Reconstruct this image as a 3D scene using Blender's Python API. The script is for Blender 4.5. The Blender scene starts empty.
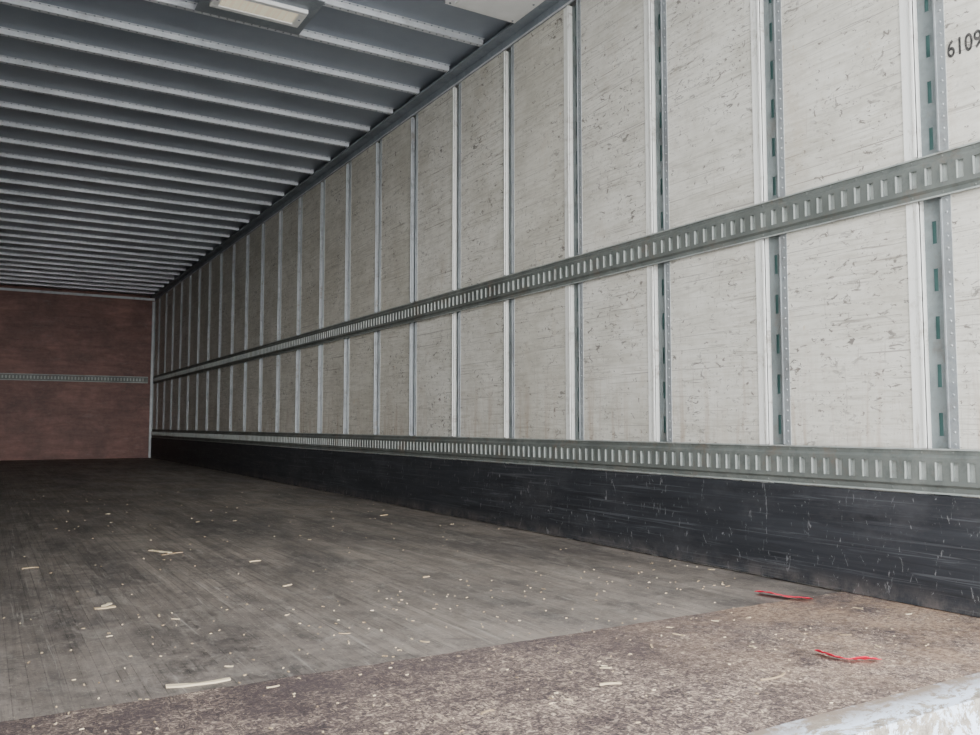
import bpy, math, random
from mathutils import Vector
random.seed(7)
S=bpy.context.scene
XR=2.557; XL=-0.09; Y0=1.03; Y1=15.85; H=2.82
# ------------------------------------------------ mesh helper
class M:
    def __init__(s): s.v=[];s.f=[];s.m=[]
    def quad(s,a,b,c,d,m=0):
        n=len(s.v); s.v+= [tuple(a),tuple(b),tuple(c),tuple(d)]; s.f.append((n,n+1,n+2,n+3)); s.m.append(m)
    def box(s,x0,x1,y0,y1,z0,z1,m=0):
        n=len(s.v)
        s.v+=[(x0,y0,z0),(x1,y0,z0),(x1,y1,z0),(x0,y1,z0),(x0,y0,z1),(x1,y0,z1),(x1,y1,z1),(x0,y1,z1)]
        for f in ((0,3,2,1),(4,5,6,7),(0,1,5,4),(1,2,6,5),(2,3,7,6),(3,0,4,7)):
            s.f.append(tuple(n+i for i in f)); s.m.append(m)
    def dome(s,c,nrm,r,h,m=0,k=6):
        nrm=Vector(nrm); t=Vector((0,0,1)) if abs(nrm.z)<.9 else Vector((1,0,0)); b=nrm.cross(t); c=Vector(c)
        n=len(s.v)
        for rr,hh in ((r,0),(r*.7,h*.8)):
            for i in range(k):
                a=2*math.pi*i/k; s.v.append(tuple(c+(t*math.cos(a)+b*math.sin(a))*rr+nrm*hh))
        for i in range(k):
            j=(i+1)%k; s.f.append((n+i,n+j,n+k+j,n+k+i)); s.m.append(m)
        s.f.append(tuple(n+k+i for i in range(k))); s.m.append(m)
    def obj(s,name,mats,loc=(0,0,0)):
        me=bpy.data.meshes.new(name); me.from_pydata(s.v,[],s.f)
        for mt in mats: me.materials.append(mt)
        me.polygons.foreach_set('material_index',s.m)
        me.update(); o=bpy.data.objects.new(name,me); o.location=loc; S.collection.objects.link(o); return o
# ------------------------------------------------ material helper
class N:
    def __init__(s,name,rough=.6,metal=0,col=(.5,.5,.5),spec=.5):
        s.mat=bpy.data.materials.new(name); s.mat.use_nodes=True; s.t=s.mat.node_tree; s.b=s.t.nodes['Principled BSDF']
        s.b.inputs['Roughness'].default_value=rough; s.b.inputs['Metallic'].default_value=metal
        s.b.inputs['Base Color'].default_value=(*col,1); s.b.inputs['Specular IOR Level'].default_value=spec
        s.co=s.t.nodes.new('ShaderNodeTexCoord').outputs['Object']
    def n(s,t): return s.t.nodes.new('ShaderNode'+t)
    def l(s,a,b): s.t.links.new(a,b)
    def map(s,sc,rot=(0,0,0),loc=(0,0,0)):
        m=s.n('Mapping'); m.inputs['Scale'].default_value=sc; m.inputs['Rotation'].default_value=rot; m.inputs['Location'].default_value=loc; s.l(s.co,m.inputs[0]); return m.outputs[0]
    def noise(s,sc,scale=1,detail=6,rough=.6,dist=0,loc=(0,0,0),rot=(0,0,0)):
        x=s.n('TexNoise'); s.l(s.map(sc,rot,loc),x.inputs['Vector']); x.inputs['Scale'].default_value=scale
        x.inputs['Detail'].default_value=detail; x.inputs['Roughness'].default_value=rough; x.inputs['Distortion'].default_value=dist
        return x.outputs['Fac']
    def ramp(s,f,stops):
        r=s.n('ValToRGB'); e=r.color_ramp.elements
        while len(e)<len(stops): e.new(.5)
        for i,(p,c) in enumerate(stops):
            e[i].position=p; e[i].color=(*c,1) if isinstance(c,tuple) else (c,c,c,1)
        s.l(f,r.inputs[0]); return r.outputs[0]
    def mix(s,f,a,b,mode='MIX'):
        m=s.n('Mix'); m.data_type='RGBA'; m.blend_type=mode
        for k,v in ((0,f),(6,a),(7,b)):
            if hasattr(v,'links'): s.l(v,m.inputs[k])
            elif isinstance(v,tuple): m.inputs[k].default_value=(*v,1)
            else: m.inputs[k].default_value=v
        return m.outputs[2]
    def mul(s,a,b):
        m=s.n('Math'); m.operation='MULTIPLY'; s.l(a,m.inputs[0])
        if hasattr(b,'links'): s.l(b,m.inputs[1])
        else: m.inputs[1].default_value=b
        return m.outputs[0]
    def axis(s,i,a,b):
        x=s.n('SeparateXYZ'); s.l(s.co,x.inputs[0]); r=s.n('MapRange'); s.l(x.outputs[i],r.inputs[0]); r.inputs[1].default_value=a; r.inputs[2].default_value=b; return r.outputs[0]
    def col(s,c): s.l(c,s.b.inputs['Base Color'])
    def rgh(s,c): s.l(c,s.b.inputs['Roughness'])
    def bump(s,h,st=.3,d=.002):
        b=s.n('Bump'); b.inputs['Strength'].default_value=st; b.inputs['Distance'].default_value=d
        s.l(h,b.inputs['Height']); s.l(b.outputs[0],s.b.inputs['Normal'])

def plywood():
    w=N('painted_plywood',rough=.6)
    g=w.noise((1,3,38),1,7,.65,1.6); base=w.ramp(g,[(.34,(.61,.585,.52)),(.5,(.72,.70,.64)),(.66,(.78,.76,.70))])
    c=w.mix(.95,base,w.ramp(w.noise((1,1,1.3),2.6,9,.75),[(.36,(.76,.75,.72)),(.58,(1,1,1))]),'MULTIPLY')
    geo=w.n('NewGeometry'); c=w.mix(1,c,w.ramp(geo.outputs['Random Per Island'],[(0,(.86,.85,.82)),(1,(1.0,1.0,1.0))]),'MULTIPLY')
    patch=w.ramp(w.noise((1,1.2,1),1.8,5,.65,0,(3,5,1)),[(.42,.0),(.58,1.)])
    a=w.ramp(w.noise((1,13,26),1.5,6,.68,1.2),[(.585,0.),(.615,.9)]); c=w.mix(w.mul(a,patch),c,(.15,.135,.12))
    a=w.ramp(w.noise((1,24,30),1.4,5,.7,.8,(0,6,2)),[(.62,0.),(.65,.9)]); c=w.mix(a,c,(.17,.15,.13))
    a=w.ramp(w.noise((1,4,85),1,5,.62,1.0,(0,9,0)),[(.615,0.),(.645,.75)]); c=w.mix(w.mul(a,patch),c,(.23,.21,.18))
    a=w.ramp(w.noise((1,1.3,170),1,3,.5,.4,(0,4,0),(.18,0,0)),[(.66,0.),(.68,.8)]); c=w.mix(a,c,(.30,.28,.25))
    a=w.ramp(w.noise((1,1.6,150),1,3,.5,.4,(0,1,3),(-.5,0,0)),[(.68,0.),(.70,.8)]); c=w.mix(a,c,(.25,.22,.19))
    a=w.ramp(w.noise((1,75,3.5),1,5,.65,1.6),[(.65,0.),(.68,.65)]); c=w.mix(a,c,(.36,.32,.28))
    a=w.ramp(w.noise((1,36,36),1,4,.75,.5),[(.67,0.),(.69,.85)]); c=w.mix(a,c,(.12,.10,.09))
    st=w.ramp(w.noise((1,4,2),1.3,8,.78,.4),[(.56,0.),(.72,.42)]); c=w.mix(st,c,(.50,.42,.32))
    low=w.mul(w.axis(2,.90,.50),w.ramp(w.noise((1,26,2.2),1,6,.7,.6),[(.50,0.),(.66,.7)])); c=w.mix(low,c,(.38,.28,.20))
    pe=w.ramp(w.noise((1,7,5),1.7,6,.7,.5,(0,2,7)),[(.69,0.),(.70,.8)]); c=w.mix(pe,c,(.56,.44,.29))
    w.col(c); w.bump(g,.5,.0025); return w.mat
def steel(name,a,b,rough=.42,metal=.75,rust=.0):
    w=N(name,rough=rough,metal=metal)
    n=w.noise((1,1,1),14,6,.7); c=w.ramp(n,[(.3,a),(.7,b)])
    d=w.ramp(w.noise((1,1,1),3.5,7,.8),[(.50,0.),(.66,.6)]); c=w.mix(d,c,tuple(x*.5 for x in a))
    if rust:
        r=w.ramp(w.noise((1,1,1),6,8,.8),[(.53,0.),(.64,rust)]); c=w.mix(r,c,(.17,.12,.085))
    w.col(c); w.rgh(w.ramp(n,[(.3,rough+.12),(.7,rough-.08)])); w.bump(n,.1,.001); return w.mat
PLY=plywood()
POST=steel('galvanized_post',(.26,.285,.30),(.42,.445,.45),.46,.35,.25)
def wht(name,a,b,lo):
    w=N(name,rough=.5)
    c=w.mix(w.ramp(w.noise((1,1,1),9,7,.75),[(lo,0.),(lo+.12,.75)]),a,b)
    c=w.mix(w.ramp(w.noise((1,30,3),1.5,6,.8),[(.58,0.),(.66,.6)]),c,(.30,.24,.18)); w.col(c); return w.mat
WHITE=wht('daylit_white_flange',(.86,.86,.82),(.52,.49,.43),.55)  # daylight on the far flange and channel side, put into the colour
LGREY=wht('light_galvanized_edge',(.50,.53,.55),(.30,.31,.32),.50)
WEB=steel('post_web',(.15,.175,.18),(.26,.295,.295),.55,.15,.3)
w=N('teal_backing',rough=.5)
w.col(w.ramp(w.noise((1,1,1),8,3),[(.3,(.03,.078,.072)),(.7,(.07,.15,.14))])); TEAL=w.mat  # glow of light through the translucent skin, set as plain base colour
TRACK=steel('cargo_track_steel',(.09,.102,.095),(.18,.195,.18),.58,.1,.45)
TLIP=steel('cargo_track_lip',(.26,.285,.27),(.43,.455,.43),.55,.1,.5)
RAIL=steel('top_rail_steel',(.22,.25,.28),(.33,.37,.41),.45,.3)
BOW=steel('roof_bow_metal',(.58,.61,.65),(.80,.82,.85),.42,.3)
w=N('roof_sheet',rough=.42,metal=.2)
w.col(w.ramp(w.noise((1,1,1),1.5,5),[(.3,(.22,.255,.31)),(.7,(.30,.34,.40))])); ROOF=w.mat
w=N('scuff_board_black',rough=.6,spec=.35)
g=w.noise((1,2,40),1,6,.65,.5)
c=w.ramp(g,[(.3,(.013,.014,.017)),(.7,(.032,.035,.041))])
c=w.mix(w.ramp(w.noise((1,1.2,60),1,5,.65,1.6),[(.56,0.),(.65,.5)]),c,(.10,.105,.115))
c=w.mix(w.ramp(w.noise((1,26,9),1,5,.7,2.5),[(.62,0.),(.66,.75)]),c,(.19,.19,.195))
c=w.mix(w.ramp(w.noise((1,1,2),2,8,.75),[(.5,0.),(.7,.45)]),c,(.075,.075,.08))
c=w.mix(w.mul(w.axis(2,.07,.0),w.ramp(w.noise((1,4,4),2,7,.8),[(.42,0.),(.62,.7)])),c,(.14,.12,.11))
w.col(c); w.bump(g,.4,.003); SCUFF=w.mat
# floor
w=N('trailer_hardwood_floor',rough=.6,spec=.4)
br=w.n('TexBrick'); w.l(w.map((1,1,1),(0,0,math.pi/2)),br.inputs[0])
br.inputs['Scale'].default_value=1; br.inputs['Brick Width'].default_value=1.7; br.inputs['Row Height'].default_value=.036
br.inputs['Mortar Size'].default_value=.0011; br.inputs['Color1'].default_value=(.135,.120,.110,1); br.inputs['Color2'].default_value=(.180,.162,.148,1); br.inputs['Mortar'].default_value=(.06,.053,.05,1)
br.offset_frequency=2; br.offset=.37
c=w.mix(.9,br.outputs[0],w.ramp(w.noise((26,1.0,1),1,8,.78,.8),[(.36,(.58,.57,.56)),(.64,(1.4,1.37,1.33))]),'MULTIPLY')
c=w.mix(1,c,w.ramp(w.noise((1.6,.6,1),1.2,9,.75,.3),[(.38,(.46,.46,.48)),(.60,(1.42,1.37,1.30))]),'MULTIPLY')
c=w.mix(w.ramp(w.noise((4,1.6,1),3,9,.88,1.2),[(.50,0.),(.61,.5)]),c,(.32,.295,.26))
c=w.mix(w.ramp(w.noise((2,2,1),2.2,9,.88,.8,(5,2,0)),[(.51,0.),(.58,.65)]),c,(.065,.058,.055))
c=w.mix(w.ramp(w.noise((40,1.3,1),1,5,.7,1.0,(3,0,0),(0,0,.15)),[(.59,0.),(.63,.65)]),c,(.055,.05,.046))
c=w.mix(w.ramp(w.noise((50,1.6,1),1,5,.7,.6,(9,0,0),(0,0,-.1)),[(.62,0.),(.65,.5)]),c,(.36,.335,.30))
c=w.mix(w.ramp(w.noise((1,1,1),22,8,.9),[(.565,0.),(.61,.7)]),c,(.045,.04,.038))
dust=w.mul(w.axis(1,3.6,1.8),w.ramp(w.noise((1,1,1),5,9,.88),[(.45,0.),(.58,.75)])); c=w.mix(dust,c,(.25,.215,.185))
c=w.mix(w.ramp(w.noise((1,1,1),60,5,.85),[(.61,0.),(.65,.85)]),c,(.52,.45,.35))
w.col(c); w.bump(w.noise((26,1.5,1),1,7,.7),.5,.003)
w.rgh(w.ramp(w.noise((3,1,1),1.5,5),[(.3,.42),(.7,.7)])); FLOOR=w.mat
# rear plate
w=N('worn_rear_plate',rough=.75)
c=w.ramp(w.noise((1,1.3,1),62,4,.7,1.5),[(.36,(.035,.027,.026)),(.46,(.12,.092,.085)),(.55,(.24,.19,.16)),(.64,(.68,.58,.46))])
c=w.mix(w.ramp(w.noise((90,22,1),1,3,.6,1.5,(0,0,0),(0,0,.6)),[(.60,0.),(.64,.85)]),c,(.54,.45,.34))
c=w.mix(w.ramp(w.noise((90,22,1),1,3,.6,1.5,(4,0,0),(0,0,-.9)),[(.61,0.),(.65,.85)]),c,(.035,.026,.025))
c=w.mix(1,c,w.ramp(w.noise((1,1.4,1),3,9,.8,.5),[(.40,(.45,.39,.41)),(.56,(1.3,1.22,1.15))]),'MULTIPLY')
c=w.mix(w.mul(w.axis(1,1.45,1.86),w.ramp(w.noise((1,1,1),4,8,.8),[(.38,.15),(.56,.75)])),c,(.078,.056,.058))
c=w.mix(w.mul(w.axis(0,1.3,2.3),w.ramp(w.noise((1,1,1),3.5,8,.8),[(.42,0.),(.57,.8)])),c,w.ramp(w.noise((1,1,1),60,6,.85),[(.42,(.17,.095,.055)),(.58,(.58,.41,.28))]))
w.col(c); w.bump(w.noise((1,1.3,1),62,6,.75,1.5),1,.010); PLATE=w.mat
w=N('sill_steel',rough=.55,metal=.1)
n=w.noise((1,1.6,1),9,9,.8,.6)
c=w.mix(w.ramp(n,[(.48,0.),(.50,1.)]),w.ramp(w.noise((1,1,1),40,7,.85),[(.4,(.18,.15,.12)),(.6,(.46,.42,.35))]),(.68,.77,.90))
c=w.mix(w.mul(w.axis(1,1.06,1.12),w.ramp(w.noise((1,1,1),14,8,.8),[(.36,.4),(.50,1.)])),c,(.23,.18,.14)); w.col(c); w.bump(n,.6,.004); SILL=w.mat
w=N('bumper_paint',rough=.6); w.col(w.ramp(w.noise((1,1,1),8,8,.8),[(.40,(.40,.37,.29)),(.6,(.60,.57,.47))])); BUMP=w.mat
w=N('front_wall_plywood',rough=.6)
c=w.ramp(w.noise((1.5,1,9),1,8,.75,.8),[(.36,(.125,.055,.045)),(.64,(.21,.105,.085))])
c=w.mix(.9,c,w.ramp(w.noise((1,1,1),1.6,8,.8),[(.40,(.60,.58,.60)),(.60,(1.25,1.2,1.18))]),'MULTIPLY')
c=w.mix(w.ramp(w.noise((2,1,8),2,7,.8,1),[(.56,0.),(.68,.45)]),c,(.25,.18,.155)); w.col(c); FRONT=w.mat
w=N('outer_skin',rough=.5); w.col(w.ramp(w.noise((1,1,1),2),[(.3,(.6,.6,.6)),(.7,(.7,.7,.7))])); SKIN=w.mat
w=N('concrete_yard',rough=.85); w.col(w.ramp(w.noise((1,1,1),1.5,8,.7),[(.3,(.38,.38,.36)),(.7,(.52,.51,.49))])); YARD=w.mat
w=N('wood_chip',rough=.7); g=w.n('NewGeometry'); w.col(w.ramp(g.outputs['Random Per Island'],[(0,(.28,.20,.12)),(.5,(.52,.40,.25)),(1,(.76,.64,.44))])); CHIP=w.mat
w=N('red_strap_plastic',rough=.45,spec=.25); w.col(w.ramp(w.noise((1,1,1),30),[(.3,(.70,.001,.04)),(.7,(.92,.003,.07))])); RED=w.mat
w=N('black_stencil_paint',rough=.6); w.col(w.ramp(w.noise((1,1,1),60,6,.8),[(.45,(.02,.02,.02)),(.68,(.16,.15,.14))])); BLACK=w.mat
w=N('lamp_housing',rough=.4); w.col(w.ramp(w.noise((1,1,1),10),[(.3,(.74,.75,.74)),(.7,(.82,.82,.82))])); HOUS=w.mat
w=N('lamp_lens',rough=.25); w.col(w.ramp(w.noise((60,1,1),1,2),[(.4,(.70,.62,.46)),(.6,(.82,.75,.58))]))
w.b.inputs['Emission Color'].default_value=(1,.90,.68,1); w.b.inputs['Emission Strength'].default_value=.4; LENS=w.mat
# ------------------------------------------------ shell
SE=1.135
m=M(); m.box(XL-.05,XR+.05,1.92,Y1+.03,-.035,0,0); m.obj('floor',[FLOOR])
m=M(); m.box(XL-.05,XR+.05,SE+.002,1.905,-.035,.003,0)
n=60; ex=[XL-.05+(XR-XL+.1)*i/n for i in range(n+1)]; ey=[1.913+random.uniform(-.004,.005) for _ in ex]
for i in range(n):
    m.quad((ex[i],1.905,.003),(ex[i+1],1.905,.003),(ex[i+1],ey[i+1],.003),(ex[i],ey[i],.003))
    m.quad((ex[i],ey[i],.003),(ex[i+1],ey[i+1],.003),(ex[i+1],ey[i+1],-.03),(ex[i],ey[i],-.03))
m.obj('rear_floor_plate',[PLATE])
m=M(); m.box(XL-.09,XR+.09,Y0,SE,-.10,.005,0); m.box(XL-.09,XR+.09,Y0+.008,SE,-.40,-.10,1)
for x in (.3,1.25,2.2): m.box(x-.1,x+.1,Y0-.05,Y0+.008,-.38,-.22,2)
m.obj('rear_sill',[SILL,BUMP,BLACK])
posts=[1.565+.628*k for k in range(23)]
posts=[p for p in posts if p<Y1-.15]
HW=.034; DP=.020
def side(sgn,X,tag):
    f=lambda d: X-sgn*d
    def b(mm,d0,d1,y0,y1,z0,z1,mi=0):
        a,c=sorted((f(d0),f(d1))); mm.box(a,c,y0,y1,z0,z1,mi)
    w=M(); ys=[Y0]+posts+[Y1]
    for i in range(len(ys)-1):
        a=ys[i]+(HW+.006 if i else 0); c=ys[i+1]-(HW+.006 if i<len(ys)-2 else 0)
        b(w,-.012,0,a,c,0,H+.03,0)
    b(w,-.05,-.044,Y0,Y1+.03,-.05,H+.05,1)
    w.obj('wall_'+tag,[PLY,SKIN])
    p=M(); T=H-.065
    for k,y in enumerate(posts):
        FN=.034 if k<4 else .024; FF=.046 if k<4 else .020
        fm=1 if k<4 else 0; ed=1 if k<6 else 4  # near posts coloured as daylit, farther ones in a dimmer tone
        b(p,0,.003,y-HW-FN,y-HW,.0,T,0)
        b(p,0,.003,y+HW,y+HW+FF,.0,T,fm)
        b(p,-DP,.003,y-HW-.0035,y-HW,.0,T,0)
        b(p,-DP,.003,y+HW,y+HW+.0035,.0,T,ed)
        for z0,z1 in ((.50,1.275),(1.43,T)):
            b(p,.003,.008,y+HW+.002,y+HW+.010,z0,z1,ed)
            b(p,.003,.006,y-HW-.006,y-HW-.001,z0,z1,0)
        x=f(-DP); hw=HW; sw=.008
        for s0,s1 in ((-hw,-sw),(sw,hw)):
            p.quad((x,y+s0,0),(x,y+s1,0),(x,y+s1,T),(x,y+s0,T),2)
        z=0
        while z<T:
            z1=min(z+.080,T); p.quad((x,y-sw,z),(x,y+sw,z),(x,y+sw,z1),(x,y-sw,z1),2)
            if z1+.072<T:
                for s in (-1,1): b(p,-DP,-DP+.002,y+s*sw-.0012,y+s*sw+.0012,z1,z+.152,2)
            z+=.152
        xb=f(-DP-.004); p.quad((xb,y-hw,0),(xb,y+hw,0),(xb,y+hw,T),(xb,y-hw,T),3)
        z=.51
        while z<T-.02:
            p.dome((f(.003),y-HW-FN*.6,z),(-sgn,0,0),.0045,.0025,0,6)
            z+=.038
    p.obj('steel_posts',[POST,WHITE,WEB,TEAL,LGREY])
    for zc in (1.352,.427):
        t=M(); h=.07; base=.009; E=Y1-.10; A=Y0+.13
        for s in (1,-1):
            b(t,.0085,base+.003,A,E,*(sorted((zc+s*h,zc+s*(h-.02)))),0)
            b(t,base+.003,base+.008,A,E,*(sorted((zc+s*h,zc+s*(h-.005)))),1)
            za=zc+s*(h-.02); zb=zc+s*(h-.028)
            t.quad((f(base+.003),A,za),(f(base+.003),E,za),(f(base+.012),E,zb),(f(base+.012),A,zb),0)
            z0,z1=sorted((zb,zc+s*.028)); b(t,base+.009,base+.012,A,E,z0,z1,0)
        b(t,.0085,.0095,A,E,zc-.04,zc+.04,1)
        y=A; pitch=.0508
        while y<E-.05:
            b(t,base+.009,base+.012,y,y+.028,zc-.028,zc+.028,0)
            b(t,.0095,base+.014,y+pitch-.003,y+pitch,zc-.028,zc+.028,1)
            y+=pitch
        y=A+.05
        while y<E:
            for s in (1,-1): t.dome((f(base+.003),y,zc+s*(h-.0125)),(-sgn,0,0),.004,.0025,0,6)
            y+=.1016
        t.obj('cargo_track',[TRACK,TLIP])
    k=M(); b(k,.0085,.022,Y0+.13,Y1-.10,.006,.353,0)
    k.obj('scuff_board',[SCUFF])
    r=M(); b(r,.0035,.010,Y0,Y1-.002,H-.062,H-.004,0); b(r,.010,.018,Y0,Y1-.002,H-.062,H-.056,1)
    b(r,.0035,.088,Y0,Y1-.002,H-.010,H-.004,0); b(r,.083,.088,Y0,Y1-.002,H-.018,H-.010,0)
    y=Y0+.05
    while y<Y1-.1:
        r.dome((f(.010),y,H-.035),(-sgn,0,0),.006,.003,0,6); r.dome((f(.05),y,H-.010),(0,0,-1),.006,.003,0,6); y+=.10
    r.obj('top_rail',[RAIL,BOW])
side(1,XR,'right'); side(-1,XL,'left')
# front wall
m=M(); m.box(XL-.05,XR+.05,Y1,Y1+.03,-.05,H+.05,0)
m.box(XL,XR,Y1-.010,Y1,H-.06,H-.02,1)
m.obj('wall_front',[FRONT,LGREY])
m=M(); m.box(XL+.05,XR-.09,Y1-.010,Y1-.004,1.30,1.41,0)
x=XL+.08
while x<XR-.13:
    m.box(x,x+.020,Y1-.014,Y1-.010,1.33,1.38,1); x+=.0508
m.box(XL+.05,XR-.09,Y1-.016,Y1-.010,1.40,1.41,1); m.box(XL+.05,XR-.09,Y1-.016,Y1-.010,1.30,1.31,1)
m.obj('front_cargo_track',[TRACK,TLIP])
for X,s in ((XR,-1),(XL,1)):
    m=M(); a,c=sorted((X+s*.006,X+s*.05)); m.box(a,c,Y1-.03,Y1-.016,.002,H-.08,0); a,c=sorted((X+s*.006,X+s*.012)); m.box(a,c,Y1-.085,Y1-.03,.002,H-.08,0)
    m.obj('corner_post',[POST])
# ceiling
m=M(); m.box(XL-.05,XR+.05,Y0,Y1+.03,H+.03,H+.045,0); m.obj('ceiling',[ROOF])
m=M(); y=1.23; sp=.430
while y<Y1-.15:
    w_=.017; a=XL+.08; c=XR-.085
    m.box(a,c,y-w_,y+w_,H-.004,H-.001,0)
    m.box(a,c,y-w_,y-w_+.003,H-.001,H+.029,0); m.box(a,c,y+w_-.003,y+w_,H-.001,H+.029,0)
    m.box(a,c,y-w_-.016,y-w_,H+.026,H+.029,0)
    x=a+.02
    while x<c-.01:
        m.dome((x,y-w_-.008,H+.026),(0,0,-1),.006,.004,1,6)
        m.dome((x,y,H-.004),(0,0,-1),.006,.003,1,6); x+=.045
    y+=sp
m.obj('roof_bows',[BOW,RAIL])
# rear door frame
m=M(); m.box(XL-.12,XL-.051,Y0-.06,Y0+.12,-.4,H+.2,0); m.box(XR+.051,XR+.12,Y0-.06,Y0+.12,-.4,H+.2,0)
m.box(XL-.051,XR+.051,Y0-.06,Y0-.002,H+.03,H+.2,0); m.obj('rear_door_frame',[SKIN])
# lamp
def lamp(cx,cy,L,Wd):
    z=H-.0045; m=M()
    m.box(cx-L/2-.05,cx+L/2+.05,cy-Wd/2-.13,cy+Wd/2+.13,z-.004,z,2)
    m.box(cx-L/2,cx+L/2,cy-Wd/2,cy+Wd/2,z-.010,z-.004,0)
    for s in (-1,1):
        m.box(cx-L/2,cx+L/2,cy+s*(Wd/2-.015)-.015,cy+s*(Wd/2-.015)+.015,z-.026,z-.010,0)
        m.box(cx+s*(L/2-.02)-.02,cx+s*(L/2-.02)+.02,cy-Wd/2+.03,cy+Wd/2-.03,z-.026,z-.010,0)
        m.dome((cx+s*(L/2-.02),cy,z-.026),(0,0,-1),.008,.004,2,8)
    m.box(cx-L/2+.045,cx+L/2-.045,cy-Wd/2+.034,cy+Wd/2-.034,z-.022,z-.010,1)
    o=m.obj('ceiling_lamp',[HOUS,LENS,RAIL])
    bv=o.modifiers.new('b','BEVEL'); bv.width=.004; bv.segments=2; bv.limit_method='ANGLE'
lamp(1.20,4.43,.48,.19)
m=M(); z=H-.0045
m.box(2.03,2.465,3.42,3.87,z-.018,z,0); m.box(2.07,2.42,3.46,3.83,z-.028,z-.018,0)
for a in (2.05,2.44):
    for bb in (3.44,3.64,3.85): m.dome((a,bb,z-.018),(0,0,-1),.007,.004,1,8)
m.obj('roof_access_panel',[HOUS,RAIL])
# number lettering
cu=bpy.data.curves.new('wall_number','FONT'); cu.body='610941'; cu.size=.080; cu.extrude=.0006; cu.space_character=1.05; cu.offset=.0014
o=bpy.data.objects.new('wall_number_lettering',cu); S.collection.objects.link(o); cu.materials.append(BLACK)
o.location=(XR-.0012,1.492,1.715); o.rotation_euler=(math.pi/2,0,-math.pi/2); o.scale=(.66,.95,1)
# ------------------------------------------------ debris
def chip(m,x,y,L,W,a,z,t=.0015,mi=0):
    ca,sa=math.cos(a),math.sin(a); pts=[]
    k=4
    for i in range(k+1): pts.append((-L/2+L*i/k, W/2*random.uniform(.4,1)))
    for i in range(k,-1,-1): pts.append((-L/2+L*i/k,-W/2*random.uniform(.4,1)))
    bend=random.uniform(-.15,.15)*L
    P=[]
    for px,py in pts:
        py+=bend*(4*(px/L)**2-.5); P.append((x+px*ca-py*sa,y+px*sa+py*ca))
    n=len(m.v); q=len(P)
    m.v+=[(a_,b_,z) for a_,b_ in P]+[(a_,b_,z+t+random.uniform(0,.001)) for a_,b_ in P]
    for i in range(k):
        m.f.append((n+q+i,n+q+i+1,n+q+q-2-i,n+q+q-1-i)); m.m.append(mi)
    for i in range(q):
        j=(i+1)%q; m.f.append((n+i,n+j,n+q+j,n+q+i)); m.m.append(mi)
m=M()
for i in range(560):
    if i<330: y=random.uniform(1.15,2.8)
    else: y=1.2+7.5*random.random()
    x=random.uniform(XL+.03,XR-.05)
    if x>2.1 and 1.75<y<2.15 or (1.7<x<1.95 and 1.2<y<1.5): continue
    z=.0035 if y<1.915 else .0005
    big=random.random()
    L=random.uniform(.003,.010) if big<.90 else random.uniform(.012,.035)
    chip(m,x,y,L,random.uniform(.002,.004) if big<.95 else random.uniform(.004,.008),random.uniform(0,math.pi),z)
for x,y,L,W,a in ((.43,1.975,.135,.020,-.10),(.349,2.93,.06,.026,.1),(.36,2.97,.04,.018,1),(.708,4.09,.14,.024,-1.1),(.74,4.0,.10,.018,.4),(.184,3.89,.06,.022,.0),(.95,3.0,.04,.01,.5),(1.55,1.35,.09,.006,.1),(1.2,1.5,.05,.007,-.3),(2.2,5.0,.06,.012,.3),(1.0,3.6,.05,.012,.2),(1.45,2.9,.03,.006,.2)):
    chip(m,x,y,L,W,a,.0035 if y<1.915 else .0005,.003)
m.obj('wood_chips',[CHIP])
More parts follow.
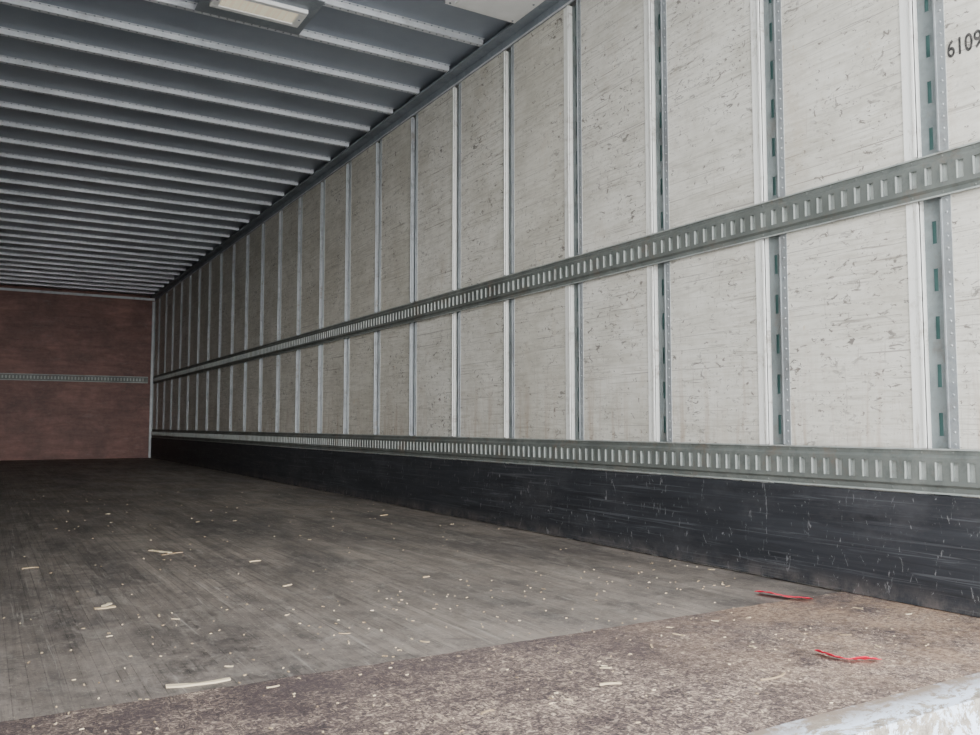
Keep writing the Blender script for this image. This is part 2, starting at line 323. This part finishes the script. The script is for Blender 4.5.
def strap(pts,W,z):
    m=M(); P=[Vector(p) for p in pts]; Ls=[];Rs=[]; Q=[]
    for i in range(len(P)-1):
        for k in range(6): Q.append(P[i].lerp(P[i+1],k/6))
    Q.append(P[-1])
    for i,p in enumerate(Q):
        d=(Q[min(i+1,len(Q)-1)]-Q[max(i-1,0)]).normalized(); n=Vector((-d.y,d.x,0))
        zz=z+.001+.002*abs(math.sin(i*.8)); wv=W*(.9+.12*math.sin(i*1.9))
        Ls.append(p+n*wv/2+Vector((0,0,zz))); Rs.append(p-n*wv/2+Vector((0,0,zz+.006+.006*abs(math.sin(i*.25+.5)))))
    up=Vector((0,0,.0015))
    for i in range(len(Q)-1):
        m.quad(Ls[i]+up,Rs[i]+up,Rs[i+1]+up,Ls[i+1]+up); m.quad(Ls[i],Ls[i+1],Rs[i+1],Rs[i])
        m.quad(Ls[i],Ls[i]+up,Ls[i+1]+up,Ls[i+1]); m.quad(Rs[i],Rs[i+1],Rs[i+1]+up,Rs[i]+up)
    m.obj('red_strap_scrap',[RED])
strap([(2.262,2.035,0),(2.278,1.98,0),(2.29,1.91,0),(2.312,1.86,0)],.050,.0035)
strap([(1.80,1.43,0),(1.79,1.385,0),(1.805,1.345,0),(1.835,1.33,0),(1.868,1.31,0)],.026,.0035)
# ground
m=M(); m.quad((-40,-40,-1.25),(40,-40,-1.25),(40,40,-1.25),(-40,40,-1.25)); m.obj('ground',[YARD])
# ------------------------------------------------ light
wd=bpy.data.worlds.new('sky'); S.world=wd; wd.use_nodes=True; nt=wd.node_tree; bg=nt.nodes['Background']
bg.inputs[0].default_value=(.94,.965,1,1); bg.inputs[1].default_value=6.3
sun=bpy.data.lights.new('soft_daylight','SUN'); sun.energy=6.8; sun.angle=math.radians(34); sun.color=(1,.99,.98)
so=bpy.data.objects.new('soft_daylight',sun); S.collection.objects.link(so); so.location=(0,-5,3)
so.rotation_euler=Vector((.12,1,-.04)).to_track_quat('-Z','Y').to_euler()
# ------------------------------------------------ camera
cam=bpy.data.cameras.new('camera'); cam.sensor_width=36; cam.lens=36*850/980; cam.clip_start=.05
co=bpy.data.objects.new('camera',cam); S.collection.objects.link(co); co.location=(0,0,.57)
a=math.radians(30.8); p=math.radians(3.87)
co.rotation_euler=Vector((math.sin(a)*math.cos(p),math.cos(a)*math.cos(p),math.sin(p))).to_track_quat('-Z','Y').to_euler()
S.camera=co
